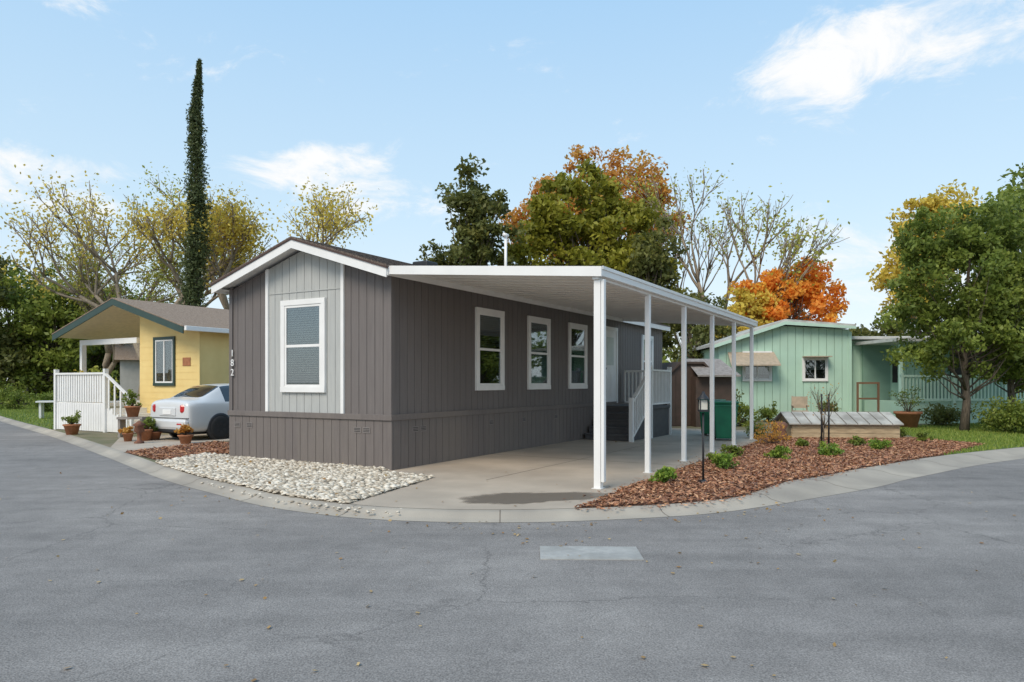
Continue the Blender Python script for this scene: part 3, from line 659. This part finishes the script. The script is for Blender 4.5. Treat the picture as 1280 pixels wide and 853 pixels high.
# ------------------------------------------------------------------ bins
def bin_(name,loc,rz):
    e=empty(name,loc,rz)
    v=[(-.24,-.26,.06),(.24,-.26,.06),(.24,.26,.06),(-.24,.26,.06),(-.3,-.33,.95),(.3,-.33,.95),(.3,.33,.95),(-.3,.33,.95)]
    o=obj('body',v,BF,M['bin'],e); m=o.modifiers.new('b','BEVEL'); m.width=.03; m.segments=3
    boxes('lid',[(-.32,.32,-.36,.36,.955,1.02)],M['bin'],e,.025); boxes('rim',[(-.315,.315,-.345,.345,.88,.93)],M['bin'],e,.01)
    boxes('handle',[(-.22,.22,.36,.41,.93,.97)],M['black'],e,.01)
    for sg in (-1,1):
        w=lathe('wheel',[(.02,-.03),(.11,-.03),(.11,.03),(.02,.03)],M['tyre'],e,16,loc=(sg*.24,.24,.115)); w.rotation_euler[1]=math.pi/2
bin_('wheelie_bin',(*site(906,18.6),0),-.2); bin_('wheelie_bin',(*site(890,20.2),0),-.5)
# ------------------------------------------------------------------ wooden well cover
WB=empty('wooden_well_cover',(*site(990,19.2),0),-.10)
pl=[]
for k in range(3): pl+=[(0,2.75,-.02,.0,.02+k*.13,.14+k*.13),(2.75,2.77,0,1.5,.02+k*.13,.14+k*.13),(-.02,0,0,1.5,.02+k*.13,.14+k*.13)]
boxes('planks',pl,M['wood'],WB); boxes('core',[(.0,2.75,0,1.5,0,.4)],M['wood'],WB)
prisms('gable_ends',[([(0,.41),(1.5,.41),(.75,.66)],.02,.05),([(0,.41),(1.5,.41),(.75,.66)],2.7,2.73)],M['wood'],WB)
lid=mk('weathered_lid_boards',(.50,.47,.41),(.29,.265,.225),2.2,.75,.2,30,detail=8)
rp=[]
for k in range(10):
    a=-.1+k*.295; rp.append(([(-.12,.38),(.75,.66),(.75,.69),(-.12,.41)],a,a+.262)); rp.append(([(1.62,.38),(.75,.66),(.75,.69),(1.62,.41)],a,a+.262))
prisms('lid_panels',rp,lid,WB)
prisms('lid_under',[([(-.1,.37),(.75,.645),(.75,.662),(-.1,.384)],-.08,2.82),([(1.6,.37),(.75,.645),(.75,.662),(1.6,.384)],-.08,2.82)],M['shedr'],WB)
# ------------------------------------------------------------------ lamp post
LP=empty('garden_lamp_post',(*site(879,10.6),0))
t=Tube(); t.add([(0,0,0),(0,0,1.05)],[.016,.016],8); t.make('pole',M['black'],LP)
lathe('foot',[(.07,0),(.07,.03),(.03,.06)],M['black'],LP,12)
boxes('lantern_glass',[(-.05,.05,-.05,.05,1.1,1.24)],M['lamp'],LP)
boxes('lantern_frame',[(-.065,.065,-.065,.065,1.07,1.1)]+[(a,a+.012,b,b+.012,1.1,1.25) for a in (-.062,.05) for b in (-.062,.05)],M['black'],LP)
lathe('lantern_cap',[(.1,1.25),(.085,1.27),(.03,1.33),(.012,1.37)],M['black'],LP,12)
lathe('rusty_garden_stump',[(.16,0),(.2,.15),(.14,.3),(.2,.42),(.12,.5)],M['rust'],None,9,loc=(*site(975,18.2),0))
# ------------------------------------------------------------------ pots, shrubs
def shrub(name,xy,r,h,n,ls,mat,z0=0):
    e=empty(name,(xy[0],xy[1],z0)); k=max(6,int(n/40))
    cens=rand_unit(k)*(rng.uniform(.2,1,k))[:,None]*np.array([r,r,h*.5]); cens[:,2]+=h*.5
    pts,t=clump_leaves(cens,np.full(k,r*.38),40); pts[:,2]=np.maximum(pts[:,2],.02)
    leaves('foliage',pts,ls,t,mat,e)
    T=Tube()
    for c in cens[:12]: T.add([(0,0,0),tuple(c*.6),tuple(c)],[.012,.009,.004],4)
    T.make('stems',M['bark'],e); return e
for b,y,r,h,mm in ((828,10.6,.17,.27,LB),(905,12.3,.3,.34,LB),(917,14.2,.22,.32,LM),(972,13.8,.22,.3,LB),(1038,14.5,.26,.28,LB),(1072,16.6,.18,.24,LM),(1098,15.8,.26,.24,LB),(1155,17.9,.2,.25,LM),(1003,16.5,.16,.2,LM),(893,13.0,.16,.22,LM),(1125,19.6,.2,.28,LM),(965,17.2,.5,.5,LR),(948,19.3,.35,.45,LM)):
    shrub('garden_shrub',site(b,y),r,h,700,.06,mm)
def pot(name,xy,r,h,ph,mat,z0=0):
    e=empty(name,(xy[0],xy[1],z0))
    lathe('pot',[(r*.65,0),(r*.95,h*.85),(r*1.08,h*.85),(r*1.08,h),(r*.9,h),(r*.88,h*.9)],M['terra'],e,18)
    s=shrub('plant',(0,0),r*1.3,ph,500,.07,mat,h*.9); s.parent=e
pot('potted_plant',site(90,20.6),.22,.3,.4,LM); pot('potted_plant',site(232,17.5),.17,.22,.35,LR); pot('potted_plant',site(166,19.6),.2,.3,.5,LM,.56); pot('potted_plant',site(1135,23.5),.4,.55,.9,LM)
pot('potted_plant',site(182,18.4),.16,.3,.35,LM); pot('potted_plant',site(193,18.7),.18,.22,.45,LM); pot('potted_plant',site(160,18.2),.13,.22,.2,LR)
boxes('planter_bench',[(-.35,.35,-.18,.18,.5,.56),(-.33,-.27,-.15,.15,0,.5),(.27,.33,-.15,.15,0,.5)],M['shedr'],None,loc=(*site(166,19.6),0))
lathe('garden_lantern',[(.12,0),(.12,.04),(.05,.08),(.05,.25),(.13,.3),(.1,.42),(.16,.46),(.02,.56)],M['rust'],None,8,loc=(*site(174,17.6),0))
shrub('hedge',site(1262,21.5),.9,1.0,3000,.1,LM); shrub('hedge',site(1300,20.5),.9,.9,3000,.1,LM); shrub('hedge',site(1180,24.5),.8,.8,2000,.1,LD)
shrub('hedge',site(960,27.2),.5,.7,900,.1,LM); shrub('hedge',site(1035,27.4),.5,.9,900,.1,LD); shrub('hedge',site(925,24.5),.5,.8,1200,.1,LM); shrub('hedge',site(895,27.0),.9,1.5,1800,.12,LD)
shrub('climbing_plant',site(105,23.5),.6,2.0,1400,.12,LY); shrub('garden_shrub',site(120,26),.7,2.2,1600,.12,LS)
for b,y,r,h in ((20,40,1.0,1.4),(55,36,.8,1.1),(5,47,1.4,2.0),(85,40,1.0,1.8)): shrub('garden_shrub',site(b,y),r,h,1000,.16,LM)
bare_tree('young_sapling',site(1030,15.6),1.7,.35,.02,LR,60,.04,'bark',3,4,(0.02,0),.35,.1)
bare_tree('young_sapling',site(1024,15.9),1.5,.3,.018,LR,40,.04,'bark',3,9,(-.02,0),.35,.1)
for b in (1027,1036):
    t=Tube(); x,y=site(b,15.7); t.add([(x,y,0),(x,y,1.25)],[.02,.018],6); t.make('sapling_stake',M['black'])
# ------------------------------------------------------------------ trees
e=empty('cypress_tree',(*site(245,40),0)); k=520; zc=rng.uniform(2,19.4,k); R_=np.interp(zc,[2,5,11,16,19.4],[.74,.86,.68,.40,.05])*rng.uniform(.8,1.25,k); a=rng.uniform(0,6.28,k)
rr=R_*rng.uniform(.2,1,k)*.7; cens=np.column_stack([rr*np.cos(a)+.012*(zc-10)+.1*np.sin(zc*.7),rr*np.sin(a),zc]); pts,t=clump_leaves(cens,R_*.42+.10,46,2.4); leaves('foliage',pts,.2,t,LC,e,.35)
T=Tube(); T.add([(0,0,0),(0,0,18.2)],[.22,.03],8); T.make('trunk',M['bark'],e)
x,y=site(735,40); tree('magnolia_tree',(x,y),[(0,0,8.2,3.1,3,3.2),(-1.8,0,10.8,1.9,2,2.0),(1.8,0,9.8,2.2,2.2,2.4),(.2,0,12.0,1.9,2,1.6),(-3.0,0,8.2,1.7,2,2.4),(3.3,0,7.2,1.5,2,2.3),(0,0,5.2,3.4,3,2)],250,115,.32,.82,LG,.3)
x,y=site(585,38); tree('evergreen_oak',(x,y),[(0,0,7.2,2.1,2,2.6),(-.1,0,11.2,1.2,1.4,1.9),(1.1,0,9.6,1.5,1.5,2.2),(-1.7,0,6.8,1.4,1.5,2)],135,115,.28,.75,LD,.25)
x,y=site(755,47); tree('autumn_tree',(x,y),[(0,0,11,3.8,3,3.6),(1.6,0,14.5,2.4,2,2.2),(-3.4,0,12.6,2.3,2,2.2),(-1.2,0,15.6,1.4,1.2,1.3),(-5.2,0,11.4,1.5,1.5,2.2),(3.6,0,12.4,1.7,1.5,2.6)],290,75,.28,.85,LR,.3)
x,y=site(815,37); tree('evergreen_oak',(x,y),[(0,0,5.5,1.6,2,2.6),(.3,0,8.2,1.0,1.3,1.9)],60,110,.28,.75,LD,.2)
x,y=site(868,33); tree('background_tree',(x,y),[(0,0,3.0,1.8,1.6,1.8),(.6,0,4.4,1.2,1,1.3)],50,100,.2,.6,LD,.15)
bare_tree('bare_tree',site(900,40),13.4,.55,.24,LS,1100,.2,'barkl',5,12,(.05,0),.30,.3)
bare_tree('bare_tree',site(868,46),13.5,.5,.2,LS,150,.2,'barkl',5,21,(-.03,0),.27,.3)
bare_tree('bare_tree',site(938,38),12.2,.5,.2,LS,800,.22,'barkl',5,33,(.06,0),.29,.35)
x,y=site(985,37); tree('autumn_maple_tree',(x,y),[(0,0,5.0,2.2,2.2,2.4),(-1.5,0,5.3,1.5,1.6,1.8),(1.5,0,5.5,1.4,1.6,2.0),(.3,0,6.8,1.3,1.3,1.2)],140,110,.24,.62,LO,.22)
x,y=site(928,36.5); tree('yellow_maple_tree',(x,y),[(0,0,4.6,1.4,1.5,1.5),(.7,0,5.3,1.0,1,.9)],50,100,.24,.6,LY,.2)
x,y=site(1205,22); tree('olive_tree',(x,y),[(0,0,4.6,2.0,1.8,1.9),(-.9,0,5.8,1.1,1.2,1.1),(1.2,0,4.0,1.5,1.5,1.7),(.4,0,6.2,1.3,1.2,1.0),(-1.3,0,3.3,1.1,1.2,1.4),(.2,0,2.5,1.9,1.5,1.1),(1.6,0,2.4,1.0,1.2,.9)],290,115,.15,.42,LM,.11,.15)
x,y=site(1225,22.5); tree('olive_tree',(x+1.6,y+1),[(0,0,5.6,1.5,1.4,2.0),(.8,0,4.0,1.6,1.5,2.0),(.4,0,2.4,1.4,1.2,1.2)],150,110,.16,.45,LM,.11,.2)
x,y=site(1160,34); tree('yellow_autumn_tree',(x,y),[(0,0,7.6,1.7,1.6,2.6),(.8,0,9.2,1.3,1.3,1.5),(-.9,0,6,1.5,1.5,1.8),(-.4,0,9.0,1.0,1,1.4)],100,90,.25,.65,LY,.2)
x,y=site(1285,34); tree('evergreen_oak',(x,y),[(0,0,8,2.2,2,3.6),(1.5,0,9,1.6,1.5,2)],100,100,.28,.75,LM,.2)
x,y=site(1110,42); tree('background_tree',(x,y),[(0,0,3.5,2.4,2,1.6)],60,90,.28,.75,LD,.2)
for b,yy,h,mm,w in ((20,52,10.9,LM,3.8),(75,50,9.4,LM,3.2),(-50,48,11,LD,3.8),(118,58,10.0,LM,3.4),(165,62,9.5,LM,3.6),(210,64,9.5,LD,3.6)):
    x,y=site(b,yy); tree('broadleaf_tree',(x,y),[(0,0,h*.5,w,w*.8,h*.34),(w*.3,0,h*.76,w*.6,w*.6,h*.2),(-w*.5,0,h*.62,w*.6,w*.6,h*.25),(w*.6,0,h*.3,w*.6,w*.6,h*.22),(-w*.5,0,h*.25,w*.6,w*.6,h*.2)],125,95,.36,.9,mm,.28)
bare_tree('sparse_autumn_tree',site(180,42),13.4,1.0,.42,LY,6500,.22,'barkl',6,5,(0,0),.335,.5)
bare_tree('sparse_autumn_tree',site(300,43),13.4,1.05,.40,LY,6000,.22,'barkl',6,8,(0,0),.315,.5)
bare_tree('sparse_autumn_tree',site(240,46),13.0,1.0,.36,LS,5000,.22,'barkl',6,27,(0,0),.31,.5)
bare_tree('sparse_autumn_tree',site(130,47),12.5,1.0,.3,LS,3500,.21,'barkl',6,15,(-.05,0),.28,.45)
k=480; an=rng.uniform(-1.15,1.15,k); dist=rng.uniform(66,84,k); zc=rng.uniform(.3,6.2,k)*(.8+.25*np.sin(an*9)+.1*np.sin(an*23)); cens=np.column_stack([dist*np.sin(an),dist*np.cos(an),zc])
pts,t=clump_leaves(cens,rng.uniform(1.6,2.8,k),80); leaves('distant_trees',pts,.7,t,LM)
NB=empty('distant_house',(*site(150,44),0),.5)
boxes('walls',[(0,6,0,5,0,2.9)],M['blind'],NB); prisms('roof',[([(-.4,2.9),(5.4,2.9),(2.5,4.0)],-.3,6.3)],M['shingle2'],NB)
NB=empty('distant_house',(*site(30,56),0),.4)
boxes('walls',[(0,9,0,5,0,2.7)],mk('gray_wall',(.2,.2,.2),None,3,.8),NB); prisms('roof',[([(-.4,2.7),(5.4,2.7),(2.5,3.6)],-.3,9.3)],M['shedr'],NB); boxes('windows',[(1,2.2,-.03,-.002,1,2),(4,5.2,-.03,-.002,1,2)],M['white'],NB)
boxes('patio_table',[(-.8,.8,-.4,.4,.68,.74),(-.7,-.62,-.3,.3,0,.68),(.62,.7,-.3,.3,0,.68)],M['white'],None,loc=(*site(75,30),0),rz=.4)
# ------------------------------------------------------------------ world
w=bpy.data.worlds.new('World'); SC.world=w; w.use_nodes=True; nt=w.node_tree; nt.nodes.clear()
SUN=Vector((-.50,-.80,.95)).normalized(); elev=math.asin(SUN.z); rot=math.atan2(SUN.x,SUN.y)
sky=nd(nt,'ShaderNodeTexSky',sky_type='NISHITA'); sky.sun_disc=False; sky.sun_elevation=elev; sky.sun_rotation=rot; sky.dust_density=1.0
tc=nd(nt,'ShaderNodeTexCoord'); sp=nd(nt,'ShaderNodeSeparateXYZ'); nt.links.new(tc.outputs['Generated'],sp.inputs[0])
def mt(op,a,b=None,c=None):
    m=nd(nt,'ShaderNodeMath',operation=op)
    for i,v in enumerate((a,b,c)):
        if v is None: continue
        if isinstance(v,(int,float)): m.inputs[i].default_value=v
        else: nt.links.new(v,m.inputs[i])
    return m.outputs[0]
az_=mt('ARCTAN2',sp.outputs[0],sp.outputs[1]); el_=mt('ARCSINE',sp.outputs[2]); tot=None
for a0,e0,sa,se,am in ((-.20,.258,.13,.045,1.0),(-.29,.285,.08,.025,.9),(.40,.365,.10,.045,1.0),(.46,.41,.08,.035,.9),(.60,.41,.09,.045,1.0),(.54,.365,.04,.02,.9),(-.58,.215,.10,.032,1.0),(-.60,.255,.07,.016,.8),(-.557,.435,.05,.025,.8),(.47,.13,.12,.07,.8),(1.8,.5,.5,.2,1),(-2.4,.6,.6,.2,1)):
    d1=mt('MULTIPLY',mt('SUBTRACT',az_,a0),1/sa); d2=mt('MULTIPLY',mt('SUBTRACT',el_,e0),1/se)
    b=mt('MULTIPLY',mt('EXPONENT',mt('MULTIPLY',mt('ADD',mt('MULTIPLY',d1,d1),mt('MULTIPLY',d2,d2)),-1.0)),am); tot=b if tot is None else mt('ADD',tot,b)
mp=nd(nt,'ShaderNodeMapping'); mp.inputs['Scale'].default_value=(1,1,2.0); mp.inputs['Rotation'].default_value=(0,.25,0); nt.links.new(tc.outputs['Generated'],mp.inputs[0])
nz=nd(nt,'ShaderNodeTexNoise'); nz.inputs['Scale'].default_value=9; nz.inputs['Detail'].default_value=9; nz.inputs['Roughness'].default_value=.66; nz.inputs['Distortion'].default_value=.5; nt.links.new(mp.outputs[0],nz.inputs['Vector'])
den=mt('ADD',mt('MULTIPLY',mt('MINIMUM',tot,1.0),.72),mt('MULTIPLY',mt('SUBTRACT',nz.outputs['Fac'],.5),2.4))
mr=nd(nt,'ShaderNodeMapRange',interpolation_type='SMOOTHSTEP'); nt.links.new(den,mr.inputs[0]); mr.inputs[1].default_value=.25; mr.inputs[2].default_value=.95; mr.inputs[3].default_value=0; mr.inputs[4].default_value=.95
bg1=nd(nt,'ShaderNodeBackground'); bg1.inputs[1].default_value=.15; nt.links.new(sky.outputs[0],bg1.inputs[0])
rp_=nd(nt,'ShaderNodeValToRGB'); ee=rp_.color_ramp.elements; ee[0].position=0; ee[0].color=(.90,.955,1.0,1); ee[1].position=.62; ee[1].color=(.36,.66,1.0,1)
x_=ee.new(.22); x_.color=(.66,.86,1.0,1)
nt.links.new(el_,rp_.inputs[0])
bgh=nd(nt,'ShaderNodeBackground'); bgh.inputs[1].default_value=1.06; nt.links.new(rp_.outputs[0],bgh.inputs[0])
mh=nd(nt,'ShaderNodeMixShader'); mh.inputs[0].default_value=.78; nt.links.new(bg1.outputs[0],mh.inputs[1]); nt.links.new(bgh.outputs[0],mh.inputs[2])
bg2=nd(nt,'ShaderNodeBackground'); bg2.inputs[0].default_value=(1,.995,.985,1); bg2.inputs[1].default_value=1.02
ms=nd(nt,'ShaderNodeMixShader'); ow=nd(nt,'ShaderNodeOutputWorld')
nt.links.new(mr.outputs[0],ms.inputs[0]); nt.links.new(mh.outputs[0],ms.inputs[1]); nt.links.new(bg2.outputs[0],ms.inputs[2]); nt.links.new(ms.outputs[0],ow.inputs[0])
sl=bpy.data.lights.new('sun','SUN'); sl.energy=2.7; sl.angle=math.radians(28); sl.color=(1,.90,.76)
so=bpy.data.objects.new('sun',sl); COL.objects.link(so); so.rotation_euler=(-SUN).to_track_quat('-Z','Y').to_euler(); so.location=(0,0,30)
cd=bpy.data.cameras.new('camera'); cam=bpy.data.objects.new('camera',cd); COL.objects.link(cam); cam.location=(0,0,1.5); cam.rotation_euler=(math.pi/2,0,0)
cd.sensor_width=36; cd.lens=892/1280*36; cd.shift_y=52/1280; cd.clip_end=5000; cd.clip_start=.1
SC.camera=cam
SC.view_settings.view_transform='Standard'; SC.view_settings.look='None'; SC.view_settings.exposure=0
